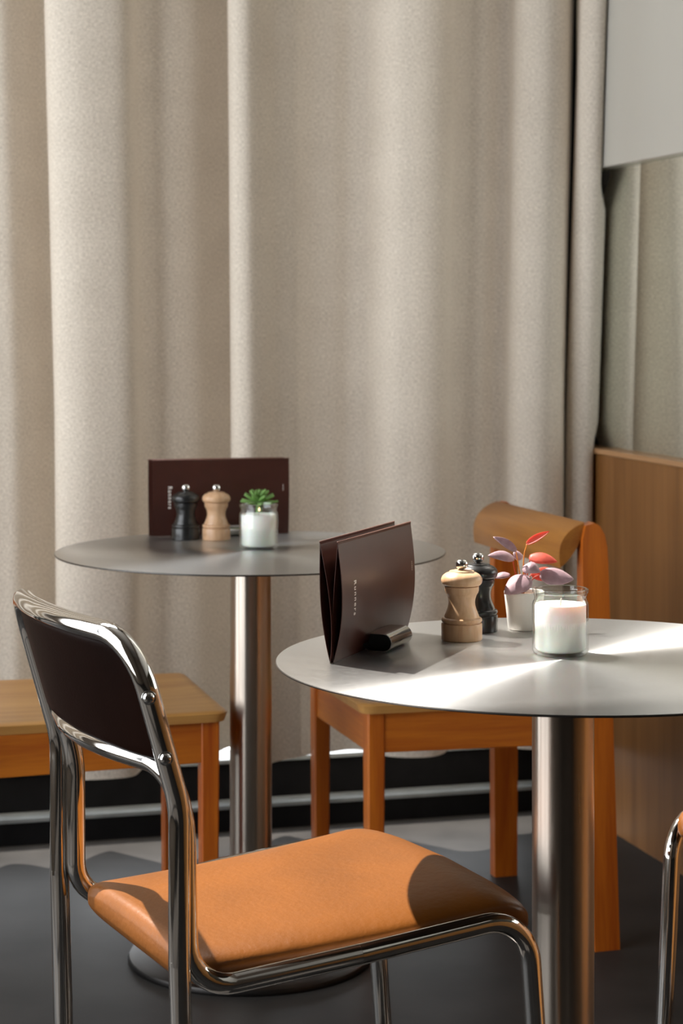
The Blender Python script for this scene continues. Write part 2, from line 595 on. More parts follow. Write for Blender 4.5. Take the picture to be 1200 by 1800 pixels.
# left wall with a large window
wl = empty('wall_left', room(LEFT, 3.0, 0), ROT)
structure(wl, 'left wall with a large daylight window')
def lpart(name, v0, v1, z0, z1, mat=None, u0=-0.1, u1=0.0):
    o = room_box(name, LEFT + u0, LEFT + u1, v0, v1, z0, z1, mat or M_WALL)
    o.parent = wl
    o.matrix_parent_inverse = Matrix.LocRotScale(wl.location, wl.rotation_euler, None).inverted()
    return o
lpart('wall_panel', -0.1, 0.4, 0, TOP)
lpart('wall_panel', 3.0, BACK, 0, TOP)
lpart('wall_panel', 0.4, 3.0, 0, 0.25)
lpart('wall_panel', 0.4, 3.0, 2.75, TOP)
for vv in (1.27, 2.13):
    lpart('window_mullion', vv - 0.03, vv + 0.03, 0.25, 2.75, M_BLACK, -0.08, -0.02)

# ------------------------------------------------------------------ curtains
HEM = 0.182
CTOP = 2.93
def curtain(name, prof, lean, label, n=7, rows=34):
    """prof: list of (px, v); lean(u, v, z) -> (u, v)"""
    pts = []
    for q in prof:
        pts.append(Vector((q[0] if len(q) == 3 else px_u(q[0], q[1]), q[1], 0)))
    P = smooth_path(pts, n)
    L = [0.0]
    for a, b_ in zip(P, P[1:]):
        L.append(L[-1] + (b_ - a).length)
    bm = bmesh.new()
    uvl = bm.loops.layers.uv.new('UVMap')
    grid = []
    for r in range(rows + 1):
        z = HEM + (CTOP - HEM) * r / rows
        row = []
        for i, p in enumerate(P):
            u, v = lean(p.x, p.y, z)
            w = noise.noise(Vector((L[i] * 3.0, z * 0.7, 3.1))) * 0.008 + noise.noise(Vector((L[i] * 8.0, z * 2.2, 9.7))) * 0.0035
            v += w
            row.append(bm.verts.new(room(u, v, z)))
        grid.append(row)
    for r in range(rows):
        for i in range(len(P) - 1):
            f = bm.faces.new((grid[r][i], grid[r][i + 1], grid[r + 1][i + 1], grid[r + 1][i]))
            for lp, (ii, rr) in zip(f.loops, ((i, r), (i + 1, r), (i + 1, r + 1), (i, r + 1))):
                lp[uvl].uv = (L[ii], HEM + (CTOP - HEM) * rr / rows)
    o = finish(name, bm, M_FAB, None, True)
    tag(o, label, 'curtain', 'floor length linen curtains')
    return o
UC = px_u(540, 0.1)
def lean1(u, v, z):
    k = 0.045 * (z - 0.95) if z > 0.95 else 0.012 * (z - 0.95)
    return UC + (u - UC) * (1 + k), v
left_ext = []
x = -1610
i = 0
while x < -330:
    left_ext += [(x, 0.03), (x + 55, 0.10), (x + 110, 0.155), (x + 190, 0.15), (x + 250, 0.08)]
    x += 320
prof1 = left_ext + [
    (-300, 0.03), (-250, 0.06), (-215, 0.13), (-160, 0.155), (-110, 0.10), (-70, 0.055), (-35, 0.06), (0, 0.085), (28, 0.09), (58, 0.065), (88, 0.03), (112, 0.018),
    (113, 0.045), (100, 0.085), (96, 0.125), (108, 0.155), (145, 0.172), (195, 0.174), (230, 0.166), (243, 0.140), (252, 0.104), (276, 0.090), (312, 0.092),
    (348, 0.078), (380, 0.04), (412, 0.005), (430, 0.020), (412, 0.085), (405, 0.128), (416, 0.155), (440, 0.165), (462, 0.152), (485, 0.125),
    (515, 0.108), (548, 0.088), (585, 0.080), (612, 0.074), (640, 0.086), (662, 0.115), (690, 0.142), (730, 0.157), (765, 0.156), (783, 0.138),
    (792, 0.108), (815, 0.088), (842, 0.086), (866, 0.074), (884, 0.085), (894, 0.115), (915, 0.138), (950, 0.150), (978, 0.140), (988, 0.115), (991, 0.085), (990, 0.06)]
prof1 = [(x, (v - 0.09) * (1.5 if x < 985 else 1.25) + 0.085) for x, v in prof1]
curtain('curtain', prof1, lean1, 'wide beige linen curtain panel drawn across the window')
def lean2(u, v, z):
    k = (z - 0.90)
    lim = CU + 0.016
    if z < CAPZ + 0.03:
        lim = CU - 0.010
    if z > 1.40:
        lim = CU - 0.010
    if k > 0:
        u, v = u + 0.004 * k, v + 0.085 * k
    else:
        u, v = u + 0.01 * k, v + 0.01 * k
    return min(u, lim - 0.01 * max(0, 0.10 - v)), v
prof2 = [(0.530, 0.040, 1), (0.519, 0.055, 1), (0.514, 0.075, 1), (0.509, 0.10, 1), (0.517, 0.128, 1), (0.535, 0.142, 1), (0.556, 0.138, 1), (0.573, 0.122, 1), (0.581, 0.10, 1), (0.581, 0.07, 1), (0.580, 0.04, 1)]
curtain('curtain', prof2, lean2, 'narrow beige curtain fold hanging in the corner beside the mirror')

# ================================================================== TABLES
TABZ = 0.73
def make_table(loc, label):
    t = empty('cafe_table', loc, 0, label, 'table', 'round steel cafe tables')
    R = 0.35
    bm = bmesh.new()
    lathe(bm, [(0, 0), (R - 0.002, 0), (R - 0.0006, 0.0004), (R, 0.0012), (R, 0.0022), (R - 0.0006, 0.003), (R - 0.002, 0.0032), (0, 0.0032)], 160)
    o = finish('tabletop', bm, M_TOP, t, True, Matrix.Translation((0, 0, TABZ - 0.0032)), math.radians(30))
    o.data.materials.append(M_EDGE)
    for p in o.data.polygons:
        if abs(p.normal.z) < 0.9 or p.normal.z < -0.5:
            p.material_index = 1
    bm = bmesh.new()
    lathe(bm, [(0, 0.012), (0.0378, 0.012), (0.0378, TABZ - 0.010), (0, TABZ - 0.010)], 64)
    finish('column', bm, M_COL, t, True, None, math.radians(40))
    bm = bmesh.new()
    lathe(bm, [(0, 0), (0.09, 0), (0.09, 0.007), (0, 0.007)], 48)
    finish('mounting_plate', bm, M_EDGE, t, True, Matrix.Translation((0, 0, TABZ - 0.0102)), math.radians(40))
    bm = bmesh.new()
    lathe(bm, [(0, 0), (0.219, 0), (0.220, 0.003), (0.217, 0.010), (0.205, 0.0125), (0, 0.0135)], 96)
    finish('base_plate', bm, M_BASE, t, True, None, math.radians(50))
    return t
T1 = (0.270, 2.462, 0)
T2 = (-0.163, 3.632, 0)
make_table(T1, 'round brushed steel table in front, holding the open menus and purple plant')
make_table(T2, 'round brushed steel table at the back before the curtain')

# ================================================================== CHROME CHAIRS
def make_chrome_chair(loc, rz, label, lift=0.0):
    """local x = right of the sitter's rear view, y = forward"""
    c = empty('chrome_chair', loc, rz, label, 'chair', 'chrome tube chairs')
    r = 0.0120
    SW = 0.200
    # rear legs and back hoop
    def back_t(z):
        return -0.30 * max(0, z - 0.58) ** 1.0 * 0.9 - 0.0
    for s in (-1, 1):
        bm = bmesh.new()
        tube(bm, [(s * SW, 0.012, 0.012), (s * SW, 0.0, 0.46)], r)
        lg = finish('leg', bm, M_CHROME, c, True, None, math.radians(40))
        bm = bmesh.new()
        lathe(bm, [(0, 0), (0.0125, 0), (0.0125, 0.016), (0.0111, 0.018), (0, 0.018)], 20)
        finish('foot_cap', bm, M_RUBBER, lg, True, Matrix.Translation((s * SW, 0.012, 0)), math.radians(40))
    ztop = 0.806
    half = [(SW, 0.0, 0.455), (SW, 0.0, 0.60), (SW + 0.001, -0.060, ztop)]
    n = 10
    pts = [Vector((-SW, 0, 0.455)), Vector((-SW, 0, 0.625))]
    tops = [Vector((-SW, -0.052, ztop))]
    for f in (-0.4, 0.0, 0.4):
        tops.append(Vector((SW * f, -0.052 - 0.030 * (1 - f * f), ztop + 0.004 * (1 - f * f))))
    tops.append(Vector((SW, -0.052, ztop)))
    pts += tops + [Vector((SW, 0, 0.625)), Vector((SW, 0, 0.455))]
    rad = [0.15, 0.062] + [0.4] * 3 + [0.062, 0.15]
    bm = bmesh.new()
    tube(bm, fillet(pts, rad, 9), r, 18)
    hoop = finish('back_frame', bm, M_CHROME, c, True, None, math.radians(40))
    # inner loop + seat rails, front legs
    LW = 0.180
    lt = 0.004
    zl = 0.665
    seat_z = 0.437
    FW = 0.200
    pts = [Vector((-FW, 0.22, 0.4365)), Vector((-LW - 0.004, lt + 0.012, 0.418)), Vector((-LW, lt + 0.010, 0.61))]
    tops = [Vector((-LW, lt - 0.012, zl))]
    for f in (-0.4, 0.0, 0.4):
        tops.append(Vector((LW * f, lt - 0.012 - 0.028 * (1 - f * f), zl)))
    tops.append(Vector((LW, lt - 0.012, zl)))
    pts += tops + [Vector((LW, lt + 0.010, 0.61)), Vector((LW + 0.004, lt + 0.012, 0.418)), Vector((FW, 0.22, 0.4365))]
    rad = [0.050, 0.2, 0.050] + [0.4] * 3 + [0.050, 0.2, 0.050]
    bm = bmesh.new()
    tube(bm, fillet(pts, rad, 9), r, 18)
    finish('seat_frame', bm, M_CHROME, c, True, None, math.radians(40))
    for s in (-1, 1):
        bm = bmesh.new()
        zf = lift if s > 0 else 0.0      # this foot stands on the table's base plate
        p = fillet([(s * FW, 0.215, 0.4361), (s * FW, 0.435, 0.4535), (s * FW, 0.468, 0.012 + zf)], [0.058], 12)
        tube(bm, p, r, 18)
        lg = finish('leg', bm, M_CHROME, c, True, None, math.radians(40))
        bm = bmesh.new()
        lathe(bm, [(0, 0), (0.0125, 0), (0.0125, 0.016), (0.0111, 0.018), (0, 0.018)], 20)
        finish('foot_cap', bm, M_RUBBER, lg, True, Matrix.Translation((s * FW, 0.468, zf)), math.radians(40))
    # seat pad
    rings = []
    NT = 40
    t0, t1 = 0.020, 0.452
    for k in range(NT + 1):
        f = k / NT
        # denser sampling at the ends
        f = 0.5 - 0.5 * math.cos(math.pi * f)
        t = t0 + (t1 - t0) * f
        w = 0.176 + 0.020 * f
        # rounded plan corners
        rc = 0.030
        dt = min(t - t0, t1 - t)
        if dt < rc:
            w -= rc - math.sqrt(max(0, rc * rc - (rc - dt) ** 2))
        zt = 0.431 + 0.031 * f - 0.006 * math.sin(math.pi * f)
        if t > 0.385:
            zt -= 0.40 * ((t - 0.385) / 0.067) ** 2 * 0.067
        h = 0.0175
        e = min(1.0, dt / 0.012)
        h *= math.sqrt(max(0.03, 1 - (1 - e) ** 2))
        ring = []
        NS = 44
        for q in range(NS):
            a = 2 * math.pi * q / NS
            ca, sa = math.cos(a), math.sin(a)
            ex = 0.30
            xs = math.copysign(abs(ca) ** ex, ca) * w
            zs = math.copysign(abs(sa) ** 0.55, sa) * h
            crown = 0.010 * (1 - (xs / 0.2) ** 2) if sa > 0 else 0
            ring.append(Vector((xs, t, zt + zs + crown)))
        rings.append(ring)
    bm = bmesh.new()
    loft(bm, rings)
    finish('seat', bm, M_LEATHER, c, True, None, math.radians(60))
    # backrest pad inside the hoop
    rings = []
    NV = 26
    zb, zt_ = 0.671, 0.8015
    for k in range(NV + 1):
        f = 0.5 - 0.5 * math.cos(math.pi * k / NV)
        z = zb + (zt_ - zb) * f
        w = SW - 0.0095
        rc = 0.045
        dt = zt_ - z
        if dt < rc:
            w -= rc - math.sqrt(max(0, rc * rc - (rc - dt) ** 2))
        db = z - zb
        if db < 0.02:
            w -= 0.02 - math.sqrt(max(0, 0.0004 - (0.02 - db) ** 2))
        tb = -0.052 * max(0, z - 0.625) / (ztop - 0.625)
        bow = -0.030 * (0.9 + 0.1 * f)
        th = 0.0075 * math.sqrt(max(0.03, 1 - (1 - min(1, min(dt, db) / 0.008)) ** 2))
        ring = []
        NS = 48
        for q in range(NS):
            a = 2 * math.pi * q / NS
            ca, sa = math.cos(a), math.sin(a)
            xs = math.copysign(abs(ca) ** 0.4, ca) * w if abs(ca) > 1e-9 else 0
            ys = math.copysign(abs(sa) ** 0.45, sa) * th
            ring.append(Vector((xs, tb + bow * (1 - (xs / SW) ** 2) + ys + 0.002, z)))
        rings.append(ring)
    bm = bmesh.new()
    loft(bm, rings)
    bk = finish('backrest', bm, M_LEATHD, c, True, None, math.radians(60))
    bk['label'] = 'dark brown padded backrest'
    # screws on both uprights
    for s in (1,):
        for z in (0.680, 0.746):
            tb = -0.052 * max(0, z - 0.625) / (ztop - 0.625)
            bm = bmesh.new()
            lathe(bm, [(0, -0.004), (0.0078, -0.004), (0.0078, 0.0006), (0.0070, 0.0012), (0.0062, 0.0012), (0.0062, 0.0020), (0.0054, 0.0040), (0.0034, 0.0054), (0.0017, 0.0056), (0.0014, 0.0036), (0, 0.0036)], 20)
            nrm = Vector((s * 0.93, -0.36, -0.05)).normalized()
            mw = Matrix.Translation(Vector((s * SW, tb, z)) + nrm * 0.0118) @ nrm.to_track_quat('Z', 'Y').to_matrix().to_4x4()
            finish('screw', bm, M_STEEL, hoop, True, mw, math.radians(50))
    return c
def yaw_for(fx, fy):
    return math.atan2(fy, fx) - math.pi / 2
ch1 = make_chrome_chair((-0.262, 2.335, 0), yaw_for(0.895, 0.445), 'chrome tube chair with tan leather seat and dark backrest at front left', 0.0133)
ch2 = make_chrome_chair((0, 0, 0), 0, 'chrome tube chair cut off by the right edge beside the timber wall')
f2 = Vector((-0.72, -0.69, 0)).normalized()
r2 = Vector((f2.y, -f2.x, 0))     # right of the sitter
base2 = Vector((0.459, 2.81, 0)) - f2 * 0.440 - r2 * 0.20     # its right front leg shows at the frame edge
ch2.location = base2
ch2.rotation_euler = (0, 0, yaw_for(f2.x, f2.y))

# ================================================================== WOODEN CHAIRS
def make_wood_chair(loc, rz, label, extra=0.0):
    c = empty('wooden_chair', loc, rz, label, 'chair', 'orange brown wooden chairs')
    ZS = 0.459
    # seat: slightly dished board with rounded corners
    def hw(t):
        return 0.222 - 0.017 * ((t + extra) / (0.46 + extra))
    t0, t1 = -0.005 - extra, 0.447
    bm = bmesh.new()
    NS, NT = 24, 24
    out = []
    rc = 0.022
    def half(t):
        w = hw(t)
        dt = min(t - t0, t1 - t)
        if dt < rc:
            w -= rc - math.sqrt(max(0, rc * rc - (rc - dt) ** 2))
        return w
    topg, botg = [], []
    for k in range(NT + 1):
        f = 0.5 - 0.5 * math.cos(math.pi * k / NT)
        t = t0 + (t1 - t0) * f
        w = half(t)
        rt, rb = [], []
        for q in range(NS + 1):
            g = -math.cos(math.pi * q / NS)
            x = g * w
            dish = -0.007 * max(0, 1 - (x / 0.2) ** 2) * math.sin(math.pi * f) ** 0.7
            edge = min(w - abs(x), t - t0, t1 - t)
            rnd = -0.004 * max(0, 1 - edge / 0.006) ** 2
            rt.append(bm.verts.new((x, t, ZS + dish + rnd)))
            rb.append(bm.verts.new((x * 0.985, t0 + (t - t0) * 0.985 + 0.003, ZS - 0.019)))
        topg.append(rt); botg.append(rb)
    for k in range(NT):
        for q in range(NS):
            bm.faces.new((topg[k][q], topg[k][q + 1], topg[k + 1][q + 1], topg[k + 1][q]))
            bm.faces.new((botg[k][q], botg[k + 1][q], botg[k + 1][q + 1], botg[k][q + 1]))
    for k in range(NT):
        bm.faces.new((topg[k][0], topg[k + 1][0], botg[k + 1][0], botg[k][0]))
        bm.faces.new((topg[k][NS], botg[k][NS], botg[k + 1][NS], topg[k + 1][NS]))
    for q in range(NS):
        bm.faces.new((topg[0][q], botg[0][q], botg[0][q + 1], topg[0][q + 1]))
        bm.faces.new((topg[NT][q], topg[NT][q + 1], botg[NT][q + 1], botg[NT][q]))
    finish('seat', bm, M_OAKS, c, True, None, math.radians(35))
    # front legs, tapered
    for s in (-1, 1):
        bm = bmesh.new()
        rings = []
        zf = 0.0133 if (extra > 0 and s > 0) else 0.0
        for z, h, off in ((zf, 0.0135, 0.0), (zf + 0.002, 0.0145, 0.0), (0.38, 0.0165, 0), (ZS - 0.0195, 0.0165, 0)):
            cx, cy = s * 0.178, 0.415
            e = 0.003
            ring = [Vector((cx + a, cy + b_, z)) for a, b_ in ((-h + e, -h), (h - e, -h), (h, -h + e), (h, h - e), (h - e, h), (-h + e, h), (-h, h - e), (-h, -h + e))]
            rings.append(ring)
        loft(bm, rings)
        finish('leg', bm, M_OAK, c, False)
    # rear posts: boards with rounded top, raked
    for s in (-1, 1):
        prof = []
        def cen(z):
            # centre line of the board: foot to the rear, straight above the seat
            return 0.013 * z / 0.77 - extra
        zt = 0.774
        w = 0.0265
        left, right = [], []
        for k in range(13):
            z = 0.60 * k / 12
            left.append((cen(z) - w * (0.92 + 0.08 * z / 0.6), z))
            right.append((cen(z) + w * (0.92 + 0.08 * z / 0.6), z))
        left += [(cen(0.70) - w, 0.70), (cen(0.73) - w * 0.97, 0.728), (cen(0.75) - w * 0.80, 0.752), (cen(0.765) - w * 0.45, 0.768), (cen(0.77) - w * 0.05, zt)]
        right += [(cen(0.70) + w * 0.9, 0.70), (cen(0.73) + w * 0.85, 0.745), (cen(0.76) + w * 0.6, 0.769)]
        outline = left + right[::-1]
        bm = bmesh.new()
        def splay(z):
            return 0.256 - 0.033 * z / 0.77
        loft(bm, [[Vector((s * (splay(z) - 0.014), t, z)) for t, z in outline], [Vector((s * (splay(z) + 0.014), t, z)) for t, z in outline]])
        finish('rear_post', bm, M_OAK, c, False)
    # aprons
    def apron(a, b_, mat, name='apron'):
        a, b_ = Vector(a), Vector(b_)
        d = b_ - a
        bm = bmesh.new()
        add_box(bm, (0, 0, 0), (0.020, d.length, 0.072), None, 0.0015)
        finish(name, bm, mat, c, False, Matrix.Translation((a + b_) / 2 + Vector((0, 0, 0.0))) @ Matrix.Rotation(math.atan2(d.y, d.x) - math.pi / 2, 4, 'Z'))
    za = ZS - 0.019 - 0.0365
    for s in (-1, 1):
        apron((s * 0.182, 0.400, za), (s * 0.212, 0.030 - extra, za), M_OAKY)
    apron((-0.1625, 0.417, za), (0.1625, 0.417, za), M_OAKY)
    apron((-0.214, 0.018 - extra, za), (0.214, 0.018 - extra, za), M_OAKY)
    # backrest: lens section plank across the posts, leaning back
    rings = []
    NQ = 12
    sec = []
    for q in range(NQ + 1):
        f = -1 + 2 * q / NQ
        sec.append((0.0225 * (1 - f * f), f * 0.048))
    for q in range(1, NQ):
        f = 1 - 2 * q / NQ
        sec.append((-0.010 * (1 - f * f), f * 0.048))
    lean = math.radians(-30)
    cl, sl = math.cos(lean), math.sin(lean)
    for x in (-0.228, -0.226, 0.226, 0.228):
        k = 0.97 if abs(x) > 0.227 else 1.0
        rings.append([Vector((x, 0.051 - extra + (a * cl + b_ * sl) * k, 0.733 + (-a * sl + b_ * cl) * k)) for a, b_ in sec])
    bm = bmesh.new()
    loft(bm, rings)
    finish('backrest', bm, M_OAKX, c, True, None, math.radians(28))
    return c
wA = make_wood_chair((0.4067, 3.9225, 0), yaw_for(-0.96, -0.281), 'orange wooden chair with plank backrest beside the timber wall')
make_wood_chair((-0.2835 - 0.415 * 0.96, 3.73 - 0.415 * 0.27, 0), yaw_for(0.96, 0.27), 'wooden chair behind the chrome chair at left, only seat and front legs showing', 0.06)

# ================================================================== MENUS
HM, LM = 0.146, 0.266
def text_mesh(body, size):
    cu = bpy.data.curves.new('txt', 'FONT')
    cu.body = body
    cu.size = size
    cu.space_character = 1.35
    cu.fill_mode = 'FRONT'
    cu.resolution_u = 3
    cu.offset = size * 0.025
    ob = bpy.data.objects.new('txt', cu)
    COL.objects.link(ob)
    dg = bpy.context.evaluated_depsgraph_get()
    me = bpy.data.meshes.new_from_object(ob.evaluated_get(dg))
    bpy.data.objects.remove(ob)
    bpy.data.curves.remove(cu)
    return me
def make_menu(loc, direction, c_top, bulge_a, bulge_b, label, lettering_side=None, length_shift=0.0, group=None, text_at=0.040):
    """local x along the card, y = across (positive to the viewer), z up"""
    d = Vector(direction).normalized()
    rz = math.atan2(d.y, d.x)
    o = empty('menu_card', loc, rz, label, 'menu', group)
    def leaf_y(zeta, bulge):
        return c_top * zeta + bulge * math.sin(math.pi * min(1, zeta) ** 0.85)
    NZ = 24
    th = 0.0007
    for bulge in (bulge_a, bulge_b):
        s = 1 if bulge > 0 else -1
        rings = []
        prof = []
        for k in range(NZ + 1):
            zeta = k / NZ
            prof.append((leaf_y(zeta, bulge), zeta * HM))
        outer = prof
        inner = [(y - s * th, z) for y, z in prof]
        sec = outer + inner[::-1]
        bm = bmesh.new()
        loft(bm, [[Vector((x, y, z)) for y, z in sec] for x in (-LM / 2 + length_shift, LM / 2 + length_shift)])
        lf = finish('cover_leaf', bm, M_MENU, o, True, None, math.radians(40))
        if lettering_side == s:
            # the lettering runs down the leaf near one end, a short mark near the other
            sgn = 1 if s < 0 else -1          # viewer sees +y side when s<0 flips
            me = text_mesh('Runners', 0.0095)
            wid = max(v.co.x for v in me.vertices)
            ztop = HM * 0.655
            scale = 0.043 / wid
            for v in me.vertices:
                zz = ztop - v.co.x * scale
                xx = v.co.y * 1.15
                xl = (-LM / 2 + text_at + length_shift + xx)
                v.co = Vector((xl, leaf_y(zz / HM, bulge) + s * 0.0003, zz))
            me.materials.clear()
            me.materials.append(M_INK)
            t = bpy.data.objects.new('lettering', me)
            COL.objects.link(t)
            t.parent = lf
            t['label'] = 'small white lettering running down the cover'
            bm = bmesh.new()
            for a in range(5):
                z0 = HM * (0.57 + 0.018 * a)
                z1 = z0 + HM * 0.012
                x0, x1 = LM / 2 - 0.0125 + length_shift, LM / 2 - 0.0115 + length_shift
                vs4 = [bm.verts.new((x, leaf_y(z / HM, bulge) + s * 0.0003, z)) for x, z in ((x0, z0), (x1, z0), (x1, z1), (x0, z1))]
                bm.faces.new(vs4)
            finish('printed_mark', bm, M_INK, lf)
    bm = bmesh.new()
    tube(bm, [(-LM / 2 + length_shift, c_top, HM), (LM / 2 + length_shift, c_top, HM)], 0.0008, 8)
    finish('fold_highlight', bm, M_MENUE, o, True)  # painted highlight line where sun catches the card's top fold
    return o
# Front table. Here -y local points to the viewer (direction runs away to the right)
def menu_holder(loc, direction, label):
    d = Vector(direction).normalized()
    h = empty('menu_holder', loc, math.atan2(d.y, d.x), label, 'menu holder', 'steel menu holders')
    L = 0.076
    hw_, hh, th = 0.0200, 0.0116, 0.0012
    for s in (-1, 1):
        def stad(w, hgt):
            pts = []
            n = 10
            r = hgt
            for k in range(n + 1):
                a = -math.pi / 2 + math.pi * k / n
                pts.append((w - r + r * math.cos(a), r * math.sin(a)))
            for k in range(n + 1):
                a = math.pi / 2 + math.pi * k / n
                pts.append((-(w - r) + r * math.cos(a), r * math.sin(a)))
            pts.insert(n + 1, ((w - r) * 0.9, r)); pts.insert(n + 2, (-(w - r) * 0.9, r))
            pts.append((-(w - r) * 0.9, -r)); pts.append(((w - r) * 0.9, -r))
            return pts
        outer = stad(hw_, hh)
        inner = stad(hw_ - th, hh - th)
        bm = bmesh.new()
        cy = s * (hw_ + 0.0022)
        cz = hh + 0.0002
        rings = []
        def ring(pts, x):
            return [Vector((x, cy + a, cz + b_)) for a, b_ in pts]
        seq = [ring(outer, -L / 2), ring(outer, L / 2), ring(inner, L / 2), ring(inner, -L / 2), ]
        R = loft(bm, seq, cap=False)
        n = len(outer)
        for k in range(n):
            j = (k + 1) % n
            bm.faces.new((R[3][k], R[3][j], R[0][j], R[0][k]))
        ct = finish('clamp_tube', bm, M_STEEL, h, True, None, math.radians(40))
        for e in (-1, 1):
            bm = bmesh.new()
            loft(bm, [ring(stad(hw_ - th, hh - th), e * (L / 2 - 0.022)), ring(stad(hw_ - th, hh - th), e * (L / 2 - 0.020))])
            finish('interior_shade', bm, M_RUBBER, ct, False)  # added plate, its dark colour stands in for the tube's dim interior
    return h
dF = Vector((0.36, 0.93, 0)).normalized()
midF = Vector((0.0370, 2.5570, TABZ + 0.0004))
nF = Vector((dF.y, -dF.x, 0))            # toward viewer's right: local -y
make_menu(midF + nF * 0.0008, dF, -0.0060, -0.0095, 0.0030, 'brown folded menu card on the front table, the nearer of the pair', -1, 0, 'folded menus on the front table')
make_menu(midF - nF * 0.0012, dF, 0.0135, -0.0065, 0.0060, 'brown folded menu card tucked behind its twin on the front table', None, -0.004, 'folded menus on the front table')
menu_holder(midF, dF, 'polished steel menu holder on the front table')
dB = Vector((0.975, 0.22, 0)).normalized()
midB = Vector((-0.233, 3.900, TABZ + 0.0004))
nB = Vector((dB.y, -dB.x, 0))
make_menu(midB + nB * 0.0010, dB, -0.0040, -0.0050, 0.0030, 'dark maroon menu card behind the mills on the back table, facing front', -1, 0, 'folded menus on the back table', 0.030)
make_menu(midB - nB * 0.0016, dB, 0.0120, -0.0060, 0.0050, 'dark maroon menu card hidden behind the front one on the back table', None, -0.006, 'folded menus on the back table')
menu_holder(midB, dB, 'steel menu holder behind the mills on the back table')

# ================================================================== MILLS
def make_mill(loc, black, label, rz=0.0):
    m_ = empty('pepper_mill', loc, rz, label, 'mill', 'salt and pepper mills')
    q = 0.0265 / 120
    mat = M_BLKW if black else M_BEECH
    def P(l):
        return [(r * q, (820 - y) * q) for r, y in l]
    body = P([(0, 820), (116, 820), (119.5, 817), (120, 812), (120, 726), (117, 721), (109, 719), (109, 714), (117, 711), (120, 704), (118, 694), (112, 689), (103, 687), (102, 683)])
    neck = P([(101, 676), (94, 660), (86, 640), (80, 618), (78, 600), (80, 580), (86, 560), (92, 548), (97, 542), (97, 536), (100, 533), (101, 506), (98, 503), (0, 503)])
    bm = bmesh.new()
    lathe(bm, body + neck, 56)
    finish('mill_body', bm, mat, m_, True, None, math.radians(45))
    head = P([(0, 501.5), (96, 501.5), (108, 498), (117, 488), (121, 472), (120, 460), (114, 447), (102, 435), (88, 427), (77, 423), (74, 421), (72, 416), (55, 412), (24, 410), (22, 409), (0, 409)])
    bm = bmesh.new()
    lathe(bm, head, 56)
    finish('mill_head', bm, mat, m_, True, None, math.radians(45))
    knob = P([(0, 411), (16, 411), (17, 406), (26, 402), (34, 392), (36.5, 380), (35, 366), (29, 356), (18, 350), (0, 349)])
    bm = bmesh.new()
    lathe(bm, knob, 32)
    finish('knob', bm, M_STEEL, m_, True, None, math.radians(45))
    return m_
Z0 = TABZ
make_mill((0.1555, 2.614, Z0), False, 'pale beech mill on the front table, beside the menus')
make_mill((0.1815, 2.690, Z0), True, 'black mill on the front table, half hidden behind the beech one', 1.0)
make_mill((-0.2945, 3.818, Z0), True, 'black mill on the back table before the maroon menu', 2.0)
make_mill((-0.2365, 3.815, Z0), False, 'beech mill on the back table between black mill and candle', 0.6)

# ================================================================== CANDLES
def make_candle(loc, label, lit):
    c = empty('jar_candle', loc, 0, label, 'candle', 'white candles in glass jars')
    R, H = 0.0349, 0.0815
    outer = [(0, 0.0), (R - 0.006, 0.0), (R - 0.002, 0.0015), (R, 0.006), (R, H - 0.0195), (R - 0.0008, H - 0.0165), (R - 0.0026, H - 0.0135), (R - 0.0026, H - 0.0095), (R - 0.0016, H - 0.0075), (R - 0.0018, H - 0.0055), (R - 0.0002, H - 0.0045), (R - 0.0002, H - 0.0010), (R - 0.0016, H)]
    inner = [(R - 0.0040, H - 0.0006), (R - 0.0048, H - 0.006), (R - 0.0048, H - 0.014), (R - 0.0034, H - 0.0195), (R - 0.0030, 0.008), (R - 0.006, 0.0045), (0, 0.0045)]
    bm = bmesh.new()
    lathe(bm, outer + inner, 72)
    finish('glass_jar', bm, M_GLASS, c, True, None, math.radians(50))
    bm = bmesh.new()
    w = R - 0.0032
    lathe(bm, [(0, 0.0047), (w - 0.0035, 0.0047), (w, 0.0085), (w, H - 0.0205), (w - 0.001, H - 0.0190), (w - 0.004, H - 0.0195), (0.004, H - 0.0215), (0, H - 0.0215)], 56)
    finish('wax', bm, M_WAX, c, True, None, math.radians(50))
    bm = bmesh.new()
    tube(bm, smooth_path([(0, 0, H - 0.023), (0.0003, 0, H - 0.017), (0.0012, 0, H - 0.0125)], 5), 0.0009, 8)
    wk = finish('wick', bm, M_WICK, c, True)
    if lit:
        bm = bmesh.new()
        lathe(bm, [(0, 0), (0.0011, 0.0008), (0.0015, 0.0022), (0.0011, 0.0045), (0.0004, 0.0065), (0, 0.0073)], 14)
        fl = finish('flame', bm, M_FLAME, wk, True, Matrix.Translation((0.0010, 0, H - 0.0140)))
        fl['label'] = 'small warm candle flame'
    return c
make_candle((0.2711, 2.502, Z0), 'white jar candle on the front table beside the purple plant', False)
make_candle((-0.1503, 3.666, Z0), 'white jar candle on the back table in front of the green succulent', True)

